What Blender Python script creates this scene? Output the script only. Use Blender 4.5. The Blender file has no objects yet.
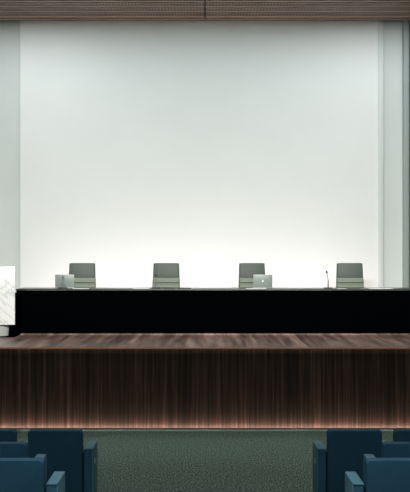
import bpy, bmesh, math, random
from mathutils import Vector, Matrix
random.seed(7)
sc = bpy.context.scene
COL = sc.collection
R = math.radians

# ------------------------------------------------------------------ materials
def new_mat(name):
    m = bpy.data.materials.new(name); m.use_nodes = True
    nt = m.node_tree; b = nt.nodes['Principled BSDF']
    return m, nt, b

def plain(name, col, rough=.5, metal=0., spec=.5, noise=0., nscale=40., bump=0., sheen=0.):
    m, nt, b = new_mat(name)
    b.inputs['Base Color'].default_value = (*col, 1)
    b.inputs['Roughness'].default_value = rough
    b.inputs['Metallic'].default_value = metal
    b.inputs['Specular IOR Level'].default_value = spec
    if sheen:
        b.inputs['Sheen Weight'].default_value = sheen
    if noise or bump:
        tc = nt.nodes.new('ShaderNodeTexCoord'); n = nt.nodes.new('ShaderNodeTexNoise')
        n.inputs['Scale'].default_value = nscale; n.inputs['Detail'].default_value = 4
        nt.links.new(tc.outputs['Object'], n.inputs['Vector'])
        if noise:
            r = nt.nodes.new('ShaderNodeValToRGB')
            r.color_ramp.elements[0].position = .3; r.color_ramp.elements[1].position = .7
            r.color_ramp.elements[0].color = (*[c*(1-noise) for c in col], 1)
            r.color_ramp.elements[1].color = (*[min(1, c*(1+noise)) for c in col], 1)
            nt.links.new(n.outputs['Fac'], r.inputs['Fac']); nt.links.new(r.outputs['Color'], b.inputs['Base Color'])
        if bump:
            bp = nt.nodes.new('ShaderNodeBump'); bp.inputs['Strength'].default_value = bump
            bp.inputs['Distance'].default_value = .004
            nt.links.new(n.outputs['Fac'], bp.inputs['Height']); nt.links.new(bp.outputs['Normal'], b.inputs['Normal'])
    return m

def emis(name, col, s):
    m, nt, b = new_mat(name)
    b.inputs['Base Color'].default_value = (.8, .8, .8, 1)
    b.inputs['Emission Color'].default_value = (*col, 1); b.inputs['Emission Strength'].default_value = s
    return m

def wood(name, axis, cols, across=22., along=.7, rough=.4, pos=(.3, .5, .72), plank=0., spec=.5):
    """walnut veneer: fine streaks running along one axis"""
    m, nt, b = new_mat(name); L = nt.links
    tc = nt.nodes.new('ShaderNodeTexCoord'); mp = nt.nodes.new('ShaderNodeMapping')
    s = [across]*3; s[axis] = along
    mp.inputs['Scale'].default_value = s
    L.new(tc.outputs['Object'], mp.inputs['Vector'])
    n = nt.nodes.new('ShaderNodeTexNoise'); n.inputs['Scale'].default_value = 1.; n.inputs['Detail'].default_value = 5; n.inputs['Roughness'].default_value = .62
    n.inputs['Distortion'].default_value = .25
    L.new(mp.outputs['Vector'], n.inputs['Vector'])
    r = nt.nodes.new('ShaderNodeValToRGB'); e = r.color_ramp.elements
    e[0].position = pos[0]; e[0].color = (*cols[0], 1); e[1].position = pos[2]; e[1].color = (*cols[2], 1)
    k = e.new(pos[1]); k.color = (*cols[1], 1)
    L.new(n.outputs['Fac'], r.inputs['Fac'])
    out = r.outputs['Color']
    mp2 = nt.nodes.new('ShaderNodeMapping'); s2 = [across*.16]*3; s2[axis] = along*.3
    mp2.inputs['Scale'].default_value = s2; L.new(tc.outputs['Object'], mp2.inputs['Vector'])
    n2 = nt.nodes.new('ShaderNodeTexNoise'); n2.inputs['Scale'].default_value = 1.; n2.inputs['Detail'].default_value = 2
    L.new(mp2.outputs['Vector'], n2.inputs['Vector'])
    mr = nt.nodes.new('ShaderNodeMapRange'); mr.inputs['From Min'].default_value = .3; mr.inputs['From Max'].default_value = .7
    mr.inputs['To Min'].default_value = .68; mr.inputs['To Max'].default_value = 1.3
    L.new(n2.outputs['Fac'], mr.inputs['Value'])
    mx = nt.nodes.new('ShaderNodeMix'); mx.data_type = 'RGBA'; mx.blend_type = 'MULTIPLY'; mx.inputs['Factor'].default_value = 1
    L.new(out, mx.inputs['A']); L.new(mr.outputs['Result'], mx.inputs['B'])
    L.new(mx.outputs['Result'], b.inputs['Base Color'])
    b.inputs['Roughness'].default_value = rough
    b.inputs['Specular IOR Level'].default_value = spec
    return m

def marble(name):
    m, nt, b = new_mat(name); L = nt.links
    tc = nt.nodes.new('ShaderNodeTexCoord'); mp = nt.nodes.new('ShaderNodeMapping')
    mp.vector_type = 'TEXTURE'; mp.inputs['Rotation'].default_value = (0, R(46), 0); mp.inputs['Scale'].default_value = (1.1, .8, .30)
    L.new(tc.outputs['Object'], mp.inputs['Vector'])
    n = nt.nodes.new('ShaderNodeTexNoise'); n.inputs['Scale'].default_value = 1.6; n.inputs['Detail'].default_value = 6; n.inputs['Distortion'].default_value = .6
    L.new(mp.outputs['Vector'], n.inputs['Vector'])
    r = nt.nodes.new('ShaderNodeValToRGB'); e = r.color_ramp.elements
    e[0].position = .46; e[0].color = (.76, .77, .745, 1)
    e[1].position = .56; e[1].color = (.76, .77, .745, 1)
    k = e.new(.5); k.color = (.50, .54, .53, 1)
    k = e.new(.485); k.color = (.70, .72, .70, 1); k = e.new(.515); k.color = (.70, .72, .70, 1)
    L.new(n.outputs['Fac'], r.inputs['Fac']); L.new(r.outputs['Color'], b.inputs['Base Color'])
    b.inputs['Roughness'].default_value = .25
    return m

def carpet(name):
    m, nt, b = new_mat(name); L = nt.links
    tc = nt.nodes.new('ShaderNodeTexCoord')
    mp = nt.nodes.new('ShaderNodeMapping'); mp.inputs['Scale'].default_value = (1., .42, 1.)
    L.new(tc.outputs['Object'], mp.inputs['Vector'])
    n = nt.nodes.new('ShaderNodeTexNoise'); n.inputs['Scale'].default_value = 58.; n.inputs['Detail'].default_value = 3; n.inputs['Roughness'].default_value = .7
    L.new(mp.outputs['Vector'], n.inputs['Vector'])
    r = nt.nodes.new('ShaderNodeValToRGB'); e = r.color_ramp.elements
    e[0].position = .34; e[0].color = (.026, .038, .033, 1); e[1].position = .68; e[1].color = (.30, .36, .29, 1)
    k = e.new(.5); k.color = (.088, .112, .096, 1)
    L.new(n.outputs['Fac'], r.inputs['Fac']); L.new(r.outputs['Color'], b.inputs['Base Color'])
    bp = nt.nodes.new('ShaderNodeBump'); bp.inputs['Strength'].default_value = .5; bp.inputs['Distance'].default_value = .01
    L.new(n.outputs['Fac'], bp.inputs['Height']); L.new(bp.outputs['Normal'], b.inputs['Normal'])
    b.inputs['Roughness'].default_value = .95; b.inputs['Specular IOR Level'].default_value = .1
    return m

def perforated(name):
    """brown acoustic boards drilled with a grid of small holes"""
    m, nt, b = new_mat(name); L = nt.links
    tc = nt.nodes.new('ShaderNodeTexCoord'); mp = nt.nodes.new('ShaderNodeMapping')
    mp.inputs['Scale'].default_value = (1/.058, 1/.083, 1)
    L.new(tc.outputs['Object'], mp.inputs['Vector'])
    fr = nt.nodes.new('ShaderNodeVectorMath'); fr.operation = 'FRACTION'; L.new(mp.outputs['Vector'], fr.inputs[0])
    sb = nt.nodes.new('ShaderNodeVectorMath'); sb.operation = 'SUBTRACT'; sb.inputs[1].default_value = (.5, .5, 0); L.new(fr.outputs[0], sb.inputs[0])
    ml = nt.nodes.new('ShaderNodeVectorMath'); ml.operation = 'MULTIPLY'; ml.inputs[1].default_value = (1, 1, 0); L.new(sb.outputs[0], ml.inputs[0])
    ln = nt.nodes.new('ShaderNodeVectorMath'); ln.operation = 'LENGTH'; L.new(ml.outputs[0], ln.inputs[0])
    lt = nt.nodes.new('ShaderNodeMath'); lt.operation = 'LESS_THAN'; lt.inputs[1].default_value = .31; L.new(ln.outputs['Value'], lt.inputs[0])
    n = nt.nodes.new('ShaderNodeTexNoise'); n.inputs['Scale'].default_value = 3.; n.inputs['Detail'].default_value = 3; L.new(tc.outputs['Object'], n.inputs['Vector'])
    r = nt.nodes.new('ShaderNodeValToRGB'); e = r.color_ramp.elements
    e[0].position = .3; e[0].color = (.25, .155, .12, 1); e[1].position = .7; e[1].color = (.37, .255, .205, 1)
    L.new(n.outputs['Fac'], r.inputs['Fac'])
    mx = nt.nodes.new('ShaderNodeMix'); mx.data_type = 'RGBA'
    L.new(lt.outputs[0], mx.inputs['Factor']); L.new(r.outputs['Color'], mx.inputs['A']); mx.inputs['B'].default_value = (.02, .012, .01, 1)
    L.new(mx.outputs['Result'], b.inputs['Base Color']); b.inputs['Roughness'].default_value = .6
    return m

W_D, W_M, W_L = (.030, .014, .010), (.075, .037, .026), (.21, .115, .080)
M = dict(
    panel = plain('white_wall_paint', (.82, .845, .82), .85, noise=.012, nscale=1.5, spec=.2),
    flank = plain('grey_green_wall_paint', (.66, .71, .68), .85, noise=.02, nscale=1.5, spec=.2),
    flank2 = plain('pale_grey_wall_paint', (.66, .70, .68), .85, spec=.2),
    pilaster = plain('green_grey_paint', (.33, .39, .37), .7, spec=.2),
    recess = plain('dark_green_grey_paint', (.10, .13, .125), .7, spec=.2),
    hall = plain('hall_wall_paint', (.12, .13, .13), .85, noise=.05, nscale=2, spec=.2),
    ceil = perforated('perforated_brown_boards'),
    batten = plain('light_brown_batten', (.66, .50, .41), .5),
    void = plain('black_void_and_shade', (.01, .008, .008), .9),  # ceiling void; also stands for shade in the seat and stage gaps
    face = wood('walnut_face', 2, (W_D, W_M, W_L), 30., .55, .45, (.36, .52, .74)),
    top = wood('walnut_top', 1, ((.070, .036, .028), (.165, .098, .078), (.33, .215, .175)), 9., .5, .38, (.36, .5, .66)),
    nosing = plain('warm_oak_nosing', (.42, .19, .09), .4),
    carpet = carpet('grey_green_carpet'),
    alu = plain('pale_aluminium', (.86, .90, .86), .5, 0),
    black = plain('black_lacquer', (.0004, .0009, .0013), .8, spec=.0),
    desk_top = plain('dark_grey_top', (.045, .052, .05), .34, spec=.5),
    marble = marble('white_marble'),
    stone = plain('pale_stone', (.34, .35, .34), .6),
    velvet = plain('navy_fabric', (.020, .070, .112), .85, noise=.10, nscale=160., bump=.15, spec=.15),
    armblue = plain('teal_blue_fabric', (.06, .15, .19), .65, noise=.08, nscale=120., spec=.25),
    steel = plain('dark_steel', (.05, .055, .06), .4, .8),
    chrome = plain('chrome', (.6, .62, .62), .22, 1.),
    leather = plain('grey_green_leather', (.085, .108, .088), .55, noise=.05, nscale=60.),
    leather_lit = plain('lit_grey_green_leather', (.215, .25, .195), .5, noise=.05, nscale=60.),  # paler copy of the leather, with caught light put into the colour
    frame = plain('dark_chair_frame', (.06, .075, .07), .4, .3),
    silver = plain('silver_shell', (.29, .34, .31), .42, .25),
    logo = plain('pale_emblem', (.92, .95, .93), .2),
    keys = plain('black_keys', (.02, .02, .02), .5),
    screen = plain('dark_screen', (.01, .012, .015), .1),
    mic = plain('black_microphone_foam', (.02, .022, .022), .7),
    stem = plain('grey_microphone_stem', (.20, .215, .21), .35, .5),
    paper = plain('white_paper', (.78, .80, .78), .7),
    cover = plain('black_cover', (.015, .015, .018), .5),
    led = emis('warm_led', (1, .86, .74), 9.),
    ledc = emis('cool_led', (.85, .95, 1), 5.),
    ledoff = plain('frosted_diffuser', (.85, .85, .82), .4),
    plate = plain('white_number_plate', (.8, .85, .85), .4),
)

# ------------------------------------------------------------------ mesh helpers
def bx(bm, c, s, rot=None, bev=0., seg=2, taper=None):
    """box centre c, size s; taper=(x factor of the top); optional rotation matrix about the centre"""
    t = bmesh.new(); bmesh.ops.create_cube(t, size=1)
    for v in t.verts:
        v.co = Vector((v.co.x*s[0], v.co.y*s[1], v.co.z*s[2]))
        if taper and v.co.z > 0: v.co.x *= taper
    if bev: bmesh.ops.bevel(t, geom=t.edges[:], offset=bev, segments=seg, profile=.5, affect='EDGES')
    mat = Matrix.Translation(c) @ (rot.to_4x4() if rot else Matrix.Identity(4))
    t.transform(mat); merge(bm, t)

def merge(bm, t):
    me = bpy.data.meshes.new('tmp'); t.to_mesh(me); t.free(); bm.from_mesh(me); bpy.data.meshes.remove(me)

def tube(bm, pts, rad, n=12, caps=True):
    """swept tube through pts; rad is one value or one per point"""
    pts = [Vector(p) for p in pts]
    if not hasattr(rad, '__len__'): rad = [rad]*len(pts)
    rings = []
    for i, p in enumerate(pts):
        d = (pts[min(i+1, len(pts)-1)] - pts[max(i-1, 0)]).normalized()
        a = Vector((0, 0, 1)) if abs(d.z) < .9 else Vector((1, 0, 0))
        u = d.cross(a).normalized(); w = d.cross(u).normalized()
        rings.append([bm.verts.new(p + (u*math.cos(2*math.pi*k/n) + w*math.sin(2*math.pi*k/n))*rad[i]) for k in range(n)])
    for a, b in zip(rings, rings[1:]):
        for k in range(n): bm.faces.new((a[k], a[(k+1) % n], b[(k+1) % n], b[k]))
    if caps: bm.faces.new(rings[0][::-1]); bm.faces.new(rings[-1])

def prism_x(bm, prof, x0, x1, taper=None):
    """closed (y,z) profile extruded along x"""
    a = [bm.verts.new((x0, y, z)) for y, z in prof]; b = [bm.verts.new((x1, y, z)) for y, z in prof]
    n = len(prof)
    for k in range(n): bm.faces.new((a[k], a[(k+1) % n], b[(k+1) % n], b[k]))
    bm.faces.new(a[::-1]); bm.faces.new(b)

def prism_y(bm, prof, y0, y1):
    a = [bm.verts.new((x, y0, z)) for x, z in prof]; b = [bm.verts.new((x, y1, z)) for x, z in prof]
    n = len(prof)
    for k in range(n): bm.faces.new((a[k], a[(k+1) % n], b[(k+1) % n], b[k]))
    bm.faces.new(a[::-1]); bm.faces.new(b)

def obj(name, bm, mat, parent=None, smooth=False):
    bmesh.ops.recalc_face_normals(bm, faces=bm.faces[:])
    me = bpy.data.meshes.new(name); bm.to_mesh(me); bm.free()
    o = bpy.data.objects.new(name, me); me.materials.append(mat); COL.objects.link(o)
    if smooth:
        for p in me.polygons: p.use_smooth = True
        try: me.set_sharp_from_angle(angle=R(40))
        except Exception: pass
    if parent: o.parent = parent
    return o

def box_obj(name, c, s, mat, parent=None, bev=0., rot=None, **k):
    bm = bmesh.new(); bx(bm, Vector(c), s, rot, bev, **k); return obj(name, bm, mat, parent, bool(bev))

def struct(name, c, s, mat, bev=0.):
    o = box_obj(name, c, s, mat, None, bev); o['kind'] = 'structure'; return o

def tag(o, label, cat, group=None):
    o['label'] = label; o['category'] = cat
    if group: o['group'] = group
    return o

def thing(name, label, cat, loc=(0, 0, 0), rz=0., group=None):
    o = bpy.data.objects.new(name, None); COL.objects.link(o); o.empty_display_size = .1
    o.location = loc; o.rotation_euler = (0, 0, rz)
    return tag(o, label, cat, group)

def dup(root, loc, rz, label):
    r = root.copy(); COL.objects.link(r); r.location = loc; r.rotation_euler = (0, 0, rz); r['label'] = label
    for ch in list(root.children):
        c = ch.copy(); COL.objects.link(c); c.parent = r
        for g in ch.children:
            d = g.copy(); COL.objects.link(d); d.parent = c
    return r

# ------------------------------------------------------------------ camera (eye 2.5 m above the flat floor)
F = 885.; EYE = 2.5; HOR = 255.
cam = bpy.data.cameras.new('camera'); co = bpy.data.objects.new('camera', cam); COL.objects.link(co)
co.location = (0, 0, EYE); co.rotation_euler = (R(90), 0, 0)
cam.sensor_fit = 'HORIZONTAL'; cam.sensor_width = 36; cam.lens = F/410*36; cam.shift_y = 9/410
cam.clip_start = .05; cam.clip_end = 100
sc.camera = co

YW = 17.0          # back wall
YS = 12.66         # stage front
ZS = 1.178          # stage height
ZC = 7.0           # ceiling
YR = 14.66          # riser front
ZR = ZS + .018     # riser top
HW = 7.0           # half width of the hall

# ------------------------------------------------------------------ setting
bm = bmesh.new()
prof = [(YS+.3, 0), (8.05, 0), (-3, .961), (-3, -.2), (YS+.3, -.2)]
prism_x(bm, prof, -HW, HW); o = obj('floor', bm, M['carpet']); o['kind'] = 'structure'
def floor_z(y): return 0 if y > 8.05 else (8.05-y)*.087

# stage
struct('stage_front', (0, YS+.02, (ZS-.02)/2+.014), (2*HW, .04, ZS-.048), M['face'])
struct('stage_floor', (0, (YS+YW)/2+.02, ZS-.03), (2*HW, YW-YS-.04, .06), M['top'])
struct('stage_gap_shade', (0, YS+.03, .014), (2*HW, .03, .028), M['void'])  # black strip standing for the shadow gap under the stage face
struct('trim_1', (0, YS-.004, ZS-.011), (2*HW, .02, .022), M['nosing'], .004)
struct('stage_riser', (0, (YR+YW)/2, ZS+.009), (2*HW, YW-YR, .018), M['top'])
# light channel along the foot of the stage
t = thing('floor_light_channel', 'long pale light strip set in the carpet along the foot of the walnut stage', 'light strip', (0, YS, 0))
bm = bmesh.new()
bx(bm, Vector((0, -.076, .0065)), (2*HW-.2, .028, .013)); bx(bm, Vector((0, -.035, .0005)), (2*HW-.2, .06, .003))
obj('channel', bm, M['alu'], t)
box_obj('diffuser', (0, -.044, .004), (2*HW-.24, .014, .004), M['ledoff'], t)

# back wall in three sections
struct('wall_back', (-.115, YW+.06, (ZS+ZC)/2), (6.87, .12, ZC-ZS+.4), M['panel'])
struct('wall_back_left', (-5.3, YW+.12, (ZS+ZC)/2), (3.5, .12, ZC-ZS+.4), M['flank'])
struct('wall_back_right', (5.16, YW+.12, (ZS+ZC)/2), (3.68, .12, ZC-ZS+.4), M['flank'])
struct('trim_2', (3.375, YW+.03, (ZS+ZC)/2), (.11, .12, ZC-ZS+.3), M['flank2'], .02)
struct('wall_side_right', (3.855, YW+.0, (ZS+ZC)/2), (.10, .12, ZC-ZS), M['pilaster'], .006)
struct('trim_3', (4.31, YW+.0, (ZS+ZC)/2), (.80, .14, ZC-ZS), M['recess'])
struct('wall_right', (HW+.1, 7, 3.5), (.2, 20.4, 7.4), M['hall'])
struct('wall_left', (-HW-.1, 7, 3.5), (.2, 20.4, 7.4), M['hall'])
struct('wall_front', (0, -3.1, 3.5), (2*HW, .2, 7.4), M['hall'])

# ceiling: boards running across the hall with a paler batten in every joint
struct('ceiling', (0, 7, ZC+.12), (2*HW+.4, 20.4, .1), M['void'])
P = .332
bm = bmesh.new(); bb = bmesh.new()
y = YW - .30
n = 0
# the end board and its lip against the back wall
for sx in (-1, 1): bx(bm, Vector((sx*(HW/2+.011), YW-.19, ZC+.02)), (HW, .13, .04))
bx(bb, Vector((0, YW-.075, ZC+.012)), (2*HW, .05, .03)); bx(bm, Vector((0, YW-.015, ZC+.02)), (2*HW, .03, .04))
while y - P > -3:
    for sx in (-1, 1):
        bx(bm, Vector((sx*(HW/2+.011), y-P/2, ZC+.02)), (HW, P-.15, .04))
    for sx in (-1, 1): bx(bb, Vector((sx*(HW/2+.011), y, ZC+.012)), (HW, .05, .03))
    n += 1
    y -= P
o = obj('ceiling_boards', bm, M['ceil']); o['kind'] = 'structure'
o = obj('ceiling_battens', bb, M['batten']); o['kind'] = 'structure'

# unseen baffle added to shape the stage wash: hood and flap cut its beam
bm = bmesh.new()
bx(bm, Vector((0, 1.94, 6.72)), (8.4, .04, .56)); bx(bm, Vector((0, 2.14, 6.8035)), (8.4, .04, .393))
prism_x(bm, [(1.92, 6.44), (1.92, 6.50), (3.0, 6.13), (3.0, 6.11)], -4.2, 4.2)
for sx in (-1, 1): prism_x(bm, [(1.92, 6.44), (1.92, 7.0), (2.16, 7.0), (3.0, 6.13), (3.0, 6.11)], sx*4.2, sx*4.24)
o = obj('added_beam_baffle', bm, M['void']); o['kind'] = 'structure'

# ------------------------------------------------------------------ desk
XL, XR, YD = -3.155, 4.3, 14.75
ZD = 1.933
t = thing('panel_desk', 'long black panel desk with a dark glossy top on the walnut stage', 'desk', ((XL+XR)/2, YD, ZR))
w = XR-XL
hD = ZD-ZR
box_obj('desk_top', (0, .35, hD-.012), (w, .70, .024), M['desk_top'], t, .004)
box_obj('front_panel', (0, .03, (hD-.026)/2), (w-.01, .03, hD-.026), M['black'], t, .003)
for sx in (-1, 1):
    box_obj('side_panel', (sx*(w/2-.025), .345, (hD-.026)/2), (.03, .59, hD-.026), M['black'], t, .003)
box_obj('modesty_shelf', (0, .36, hD-.16), (w-.1, .5, .02), M['black'], t)
for k in range(3):
    box_obj('divider_panel', (-w/2+(k+1)*w/4, .36, (hD-.18)/2), (.03, .5, hD-.18), M['black'], t)

# ------------------------------------------------------------------ lectern
YL = 14.22
xr = -190.2/(F/YL)
t = thing('marble_lectern', 'white veined marble lectern standing at the left end of the black desk', 'lectern', (xr-.40, YL+.26, ZS))
h0 = .20; hT = EYE - 11.5*YL/F - ZS
box_obj('front_slab', (0, -.245, (h0+hT)/2), (.80, .03, hT-h0), M['marble'], t, .004)
bm = bmesh.new()
bx(bm, Vector((-.09, .02, (.70+hT)/2-.01)), (.60, .50, hT-.72)); bx(bm, Vector((0, .08, .355)), (.79, .36, .686)); bx(bm, Vector((-.09, -.10, .44)), (.60, .26, .50))
obj('body', bm, M['black'], t)
bm = bmesh.new()
tube(bm, [(.0, 0, .012), (.0, 0, h0)], [.26, .28], 48)
for v in bm.verts: v.co.y = v.co.y*.5 - .09
obj('pedestal', bm, M['stone'], t, True)
box_obj('base_plate', (0, 0, .006), (.80, .50, .012), M['black'], t, .003)

# ------------------------------------------------------------------ conference chairs
def make_chair(label):
    t = thing('conference_chair', label, 'chair', (0, 0, ZR), 0, 'conference chairs behind the black desk')
    # local: faces -y; the back stands at y = +.2
    def pad(z0, z1, y0, y1, w0, w1, th, mat, name):
        """cushion leaning from (y0,z0) to (y1,z1), widths w0 (bottom) and w1 (top)"""
        b = bmesh.new(); N = 8
        d = Vector((0, y1-y0, z1-z0)); L_ = d.length; ang = math.atan2(-(y1-y0), (z1-z0))
        tm = bmesh.new(); bmesh.ops.create_cube(tm, size=1)
        for v in tm.verts:
            ww = w1 if v.co.z > 0 else w0
            v.co = Vector((v.co.x*ww, v.co.y*th, v.co.z*L_))
        bmesh.ops.bevel(tm, geom=tm.edges[:], offset=min(th*.3, .009), segments=3, profile=.5, affect='EDGES')
        tm.transform(Matrix.Translation((0, (y0+y1)/2, (z0+z1)/2)) @ Matrix.Rotation(ang, 4, 'X'))
        merge(b, tm); return obj(name, b, mat, t, True)
    H = 2.356-ZR
    # back: upper pad and the ribs below it, ribs coloured paler as if lit
    pad(H-.262, H-.002, .235, .262, .448, .425, .045, M['leather'], 'upper_back_cushion')
    z = H-.268
    for k, (dz, wd) in enumerate(((.082, .452), (.085, .458), (.09, .462), (.09, .462), (.09, .46))):
        pad(z-dz, z, .185-.012*k, .232-.010*k, wd+.006, wd, .04, M['leather_lit'], 'back_cushion')
        z -= dz+.006
    # frame either side and the shell behind
    for sx in (-1, 1):
        b = bmesh.new()
        tube(b, [(sx*.236, .17, .47), (sx*.238, .215, .70), (sx*.230, .255, H-.26), (sx*.219, .275, H-.01)], [.012]*4, 10)
        obj('side_frame', b, M['frame'], t, True)
    b = bmesh.new()
    prism_x(b, [(.215, .5), (.275, H-.26), (.292, H-.008), (.300, H-.008), (.285, H-.26), (.225, .5)], -.215, .215)
    obj('back_shell', b, M['frame'], t)
    # seat
    box_obj('seat', (0, -.06, .445), (.49, .46, .07), M['leather'], t, .028, seg=4)
    box_obj('seat_pan', (0, -.04, .40), (.40, .36, .03), M['frame'], t, .008)
    for sx in (-1, 1):
        b = bmesh.new()
        tube(b, [(sx*.20, .0, .39), (sx*.275, .0, .40), (sx*.285, .0, .43), (sx*.285, .05, .60), (sx*.285, .09, .625)], .011, 10)
        a = obj('arm_support', b, M['chrome'], t, True)
        box_obj('arm_pad', (sx*.285, -.02, .638), (.05, .27, .025), M['frame'], a, .009)
    b = bmesh.new(); tube(b, [(0, 0, .085), (0, 0, .24), (0, 0, .241), (0, 0, .39)], [.03, .03, .018, .018], 16)
    obj('gas_column', b, M['chrome'], t, True)
    b = bmesh.new()
    for k in range(5):
        a = R(90+72*k)
        tube(b, [(0, 0, .105), (.29*math.cos(a), .29*math.sin(a), .075)], [.022, .013], 10)
    tube(b, [(0, 0, .08), (0, 0, .125)], .038, 16)
    base = obj('star_base', b, M['chrome'], t, True)
    for k in range(5):
        a = R(90+72*k); cx, cy = .29*math.cos(a), .29*math.sin(a)
        b = bmesh.new(); px, py = -math.sin(a)*.02, math.cos(a)*.02
        tube(b, [(cx-px, cy-py, .03), (cx+px, cy+py, .03)], .030, 16)
        tube(b, [(cx, cy, .05), (cx, cy, .08)], .008, 8)
        obj('caster', b, M['keys'], base, True)
    return t

YC = 15.66    # chair centre; the back itself stands ~.24 m further
sC = F/(YC+.24)
chairs = [
    (82.6, 2, 'grey-green conference chair behind the laptop left of the others, nearest the marble lectern'),
    (165.7, -2, 'grey-green conference chair left of centre with a microphone before it and no laptop'),
    (253.3, 5, 'grey-green conference chair partly hidden by the laptop with a pale round emblem'),
    (349.6, -1, 'grey-green conference chair at the right, next to the free-standing gooseneck microphone'),
]
c0 = None
for px, rz, lab in chairs:
    X = (px-205)/sC
    if c0 is None:
        c0 = make_chair(lab); c0.location = (X, YC, ZR); c0.rotation_euler = (0, 0, R(rz))
    else: dup(c0, (X, YC, ZR), R(rz), lab)

# ------------------------------------------------------------------ laptops
def make_laptop(px, label, yb, rz, logo):
    s = F/yb
    t = thing('laptop', label, 'laptop', ((px-205)/s, yb, ZD), R(rz), 'open laptops on the black desk')
    box_obj('keyboard_base', (0, .115, .009), (.325, .225, .014), M['silver'], t, .004)
    box_obj('keyboard', (0, .10, .0165), (.28, .10, .003), M['keys'], t.children[0])
    rot = Matrix.Rotation(R(6), 3, 'X')
    lid = box_obj('lid', (0, .003, .124), (.325, .009, .222), M['silver'], t, .0035, rot=rot)
    box_obj('screen', (0, .0085, .124), (.300, .002, .195), M['screen'], lid, rot=rot)
    if logo:
        # a pale fruit-shaped emblem, flush on the outside of the lid
        b = bmesh.new(); cx, cz = 0, .124
        ring = []
        for k in range(40):
            a = 2*math.pi*k/40
            r = .0165*(1 - .10*max(0, math.cos(a-math.pi/2))**6 - .06*max(0, math.cos(a+math.pi/2))**8)
            x, z = r*math.cos(a), r*math.sin(a)
            dx, dz = x-.021, z-.002
            q = math.hypot(dx, dz)
            if q < .0085: x, z = .021+dx/q*.0085, .002+dz/q*.0085
            ring.append((x, z))
        prism_y(b, ring, -.0062, -.0035)
        leaf = [(.000+.0055*math.cos(a)*.55+.002, .0215+.0055*math.sin(a)) for a in [2*math.pi*k/12 for k in range(12)]]
        prism_y(b, leaf, -.0062, -.0035)
        for v in b.verts:
            v.co = rot @ v.co + Vector((0, .003, .124))
        obj('emblem', b, M['logo'], lid)
    return t
make_laptop(64.6, 'silver laptop with a microphone stem in front, on the desk at left', 15.06, 0, False)
make_laptop(262.8, 'silver laptop with a pale emblem on its lid, right of centre on the desk', 15.06, 0, True)

# ------------------------------------------------------------------ microphones
def make_mic(px, hd, lean, label, yb=14.93, cr=1.):
    s = F/yb
    t = thing('gooseneck_microphone', label, 'microphone', ((px-205)/s, yb, ZD), 0, 'gooseneck microphones on the black desk')
    box_obj('base', (0, .02, .010), (.15, .10, .020), M['cover'], t, .007)
    b = bmesh.new(); tube(b, [(0, 0, .018), (0, 0, .05), (0, .0, hd*.48)], [.014, .012, .010], 12)
    obj('lower_stem', b, M['stem'], t, True)
    b = bmesh.new()
    p = [(lean*k, .03*k*k, hd*(.47+.40*k)) for k in (0, .25, .5, .75, 1)]
    tube(b, p, .0065, 8); obj('gooseneck', b, M['stem'], t, True)
    b = bmesh.new(); e = Vector(p[-1])
    d = Vector((lean*.6, .03, hd*.25)).normalized()
    tube(b, [e-d*.005, e+d*.004, e+d*.018, e+d*.036, e+d*.045], [q*cr for q in (.007, .0135, .0155, .0125, .005)], 14)
    obj('capsule', b, M['mic'], t, True)
    return t
make_mic(62.5, .205, 0, 'short gooseneck microphone standing in front of the left laptop', 14.93, .6)
make_mic(155.6, .235, .004, 'gooseneck microphone in front of the chair left of centre', 14.95)
make_mic(328.2, .30, -.018, 'free-standing gooseneck microphone beside the right-hand chair, against the white wall', 14.93)

# ------------------------------------------------------------------ papers and booklets
def flat(name, px0, px1, yb, dep, th, mat, label, cat, group=None, rz=0):
    s = F/yb; w = (px1-px0)/s
    o = box_obj(name, (0, 0, th/2), (w, dep, th), mat, None, min(.001, th*.3))
    o.location = (((px0+px1)/2-205)/s, yb, ZD+.0002); o.rotation_euler = (0, 0, R(rz))
    return tag(o, label, cat, group)
G = 'white paper sheets on the black desk'
flat('paper_stack', 73, 89, 14.89, .20, .006, M['paper'], 'white papers right of the left laptop', 'paper', G, 2)
flat('paper_stack', 133, 149, 14.90, .20, .004, M['paper'], 'white papers left of the microphone at centre left', 'paper', G, -1)
flat('paper_stack', 246, 266, 14.88, .20, .006, M['paper'], 'white papers in front of the emblem laptop', 'paper', G)
flat('paper_stack', 337, 346, 14.88, .18, .004, M['paper'], 'small white paper right of the free-standing microphone', 'paper', G)
flat('paper_stack', 369, 392, 14.88, .20, .008, M['paper'], 'white papers right of every chair on the desk', 'paper', G)
flat('tablet', 163, 175, 14.92, .18, .012, M['cover'], 'thin black tablet lying in front of the chair left of centre', 'tablet')
flat('booklet', 178, 191, 14.93, .18, .014, M['cover'], 'closed black booklet lying right of the chair left of centre', 'booklet')

# ------------------------------------------------------------------ uplight behind the desk
t = thing('wall_uplight', 'long low light bar on the stage behind the chairs, washing the white wall', 'light', (0, 16.35, ZR))
box_obj('housing', (0, 0, .03), (5.2, .12, .06), M['alu'], t, .004)

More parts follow.
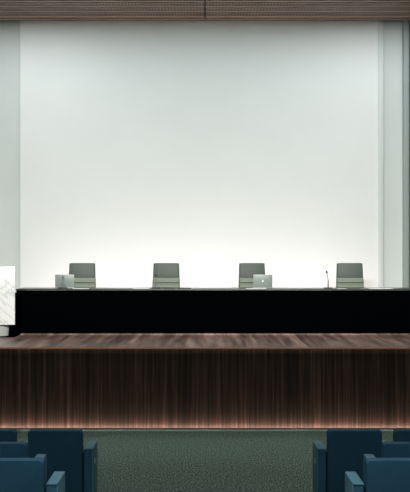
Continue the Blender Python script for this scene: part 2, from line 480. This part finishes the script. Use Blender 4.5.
# ------------------------------------------------------------------ auditorium seats
def seat_parts(t, side):
    """side = +1: the arm stands on +x"""
    # backrest: rear at y = 0, slight recline, rounded upper corners
    b = bmesh.new()
    W, z0, z1, rc = .247, .30, .898, .024
    out = [(-W, z0), (W, z0)]
    for k in range(7): a = R(90*k/6); out.append((W-rc+rc*math.cos(a), z1-rc+rc*math.sin(a)))
    for k in range(7): a = R(90+90*k/6); out.append((-W+rc+rc*math.cos(a), z1-rc+rc*math.sin(a)))
    prism_y(b, out, 0, .095)
    bmesh.ops.bevel(b, geom=[e for e in b.edges if abs(e.verts[0].co.y-e.verts[1].co.y) < 1e-6], offset=.010, segments=3, profile=.5, affect='EDGES')
    for v in b.verts: v.co.y += (.898-v.co.z)*.10
    obj('backrest', b, M['velvet'], t, True)
    # tipped-up seat cushion in front of the back
    box_obj('seat_cushion', (0, .255, .50), (.44, .10, .42), M['velvet'], t, .035, seg=4, rot=Matrix.Rotation(R(-8), 3, 'X'))
    box_obj('seat_hinge', (0, .19, .30), (.49, .05, .05), M['steel'], t, .008)
    # the arm: a tall padded panel down to the floor; navy near face stands for shade
    xa = side*(.247+.018+.039)
    zT = .735
    b = bmesh.new()
    bx(b, Vector((xa-side*.003, .19, (zT-.012)/2)), (.072, .34, zT-.012), None, .006, 2)
    arm = obj('arm_panel', b, M['velvet'], t, True)
    box_obj('arm_top', (xa, .19, zT-.006), (.080, .35, .014), M['armblue'], arm, .004)
    box_obj('side_panel', (xa+side*.036, .19, (zT-.012)/2), (.008, .342, zT-.014), M['armblue'], arm, .002)
    box_obj('number_plate', (xa+side*.0408, .17, zT-.145), (.002, .03, .045), M['plate'], arm)
    box_obj('seat_gap_shade', (side*.256, .16, .38), (.016, .22, .62), M['void'], t)  # black strip standing for the shade between seat and arm
    # pedestal on the other side
    b = bmesh.new()
    bx(b, Vector((-side*.18, .15, .15)), (.04, .10, .30), None, .006); bx(b, Vector((-side*.18, .15, .006)), (.08, .20, .012), None, .003)
    obj('pedestal', b, M['steel'], t, True)

def make_seat(side, X, Y, label):
    t = thing('theatre_seat', label, 'seat', (X, Y, floor_z(Y)), 0, 'navy theatre seats facing the stage')
    seat_parts(t, side); return t
rows = [(8.05, 0), (7.12, .316), (6.19, .012)]
EDGE = 1.367
spec = {  # (row, place): what singles it out, per side
    (0, 0): 'navy theatre seat seen whole on the aisle in the front row, {s} side',
    (0, 1): 'front-row navy theatre seat second from the aisle, at the {s} picture edge',
    (1, 0): 'navy theatre seat beside the aisle in the middle row, {s} side',
    (2, 0): 'navy theatre seat beside the aisle, nearest the camera, {s} side',
}
for sgn, nm in ((-1, 'left'), (1, 'right')):
    proto = None
    for (r, k), lab in spec.items():
        Y, off = rows[r]; X = sgn*(EDGE+off+k*.609)
        if proto is None: proto = make_seat(-sgn, X, Y, lab.format(s=nm))
        else: dup(proto, (X, Y, floor_z(Y)), 0, lab.format(s=nm))

# ------------------------------------------------------------------ light
def area(name, loc, rot, sx, sy, power, col, spread=180):
    l = bpy.data.lights.new(name, 'AREA'); l.shape = 'RECTANGLE'; l.size = sx; l.size_y = sy
    l.energy = power; l.color = col; l.spread = R(spread)
    o = bpy.data.objects.new(name, l); COL.objects.link(o); o.location = loc; o.rotation_euler = rot
    return o
# the bar behind the desk, facing up and towards the wall
area('uplight_lamp', (0, 16.35, ZR+.066), (R(180-14), 0, 0), 5.9, .08, 48, (1, .90, .87))
# cool ceiling rows over the stage, brighter towards its sides (out of frame)
for sx in (-1, 1):
    area('stage_side_downlight', (sx*3.7, 15.35, ZC-.03), (0, 0, 0), 2.6, .3, 39, (.97, .97, 1))
area('stage_row_downlight', (0, 15.45, ZC-.03), (0, 0, 0), 9.0, .1, 80, (.79, .98, 1))
area('stage_wash', (0, 2.0, 6.625), (R(75), 0, 0), 8.2, .05, 2400, (1, .995, .96))
area('seat_fill', (0, 3.4, ZC-.03), (0, 0, 0), 8.0, .5, 330, (.9, .97, 1), 92)  # unseen fill lamp added to brighten the seat backs
area('aisle_fill', (0, 10.8, ZC-.03), (0, 0, 0), 9.0, .5, 28, (.80, 1, .95), 62)  # unseen fill added to lift the carpet before the stage
area('stage_edge_fill', (0, 12.15, ZC-.03), (0, 0, 0), 9.0, .2, 19, (.80, 1, .94), 40)  # added fill for the carpet and pale channel at the stage foot
# strip at the foot of the stage
area('floor_strip_lamp', (0, YS-.044, .007), (R(180-10), 0, 0), 2*HW-.3, .012, 30, (1, .84, .72))

w = bpy.data.worlds.new('world'); sc.world = w; w.use_nodes = True
w.node_tree.nodes['Background'].inputs['Color'].default_value = (.5, .6, .65, 1)
w.node_tree.nodes['Background'].inputs['Strength'].default_value = .02

vs = sc.view_settings
vs.view_transform = 'Standard'; vs.look = 'None'; vs.gamma = 1; vs.use_curve_mapping = False; vs.exposure = 0
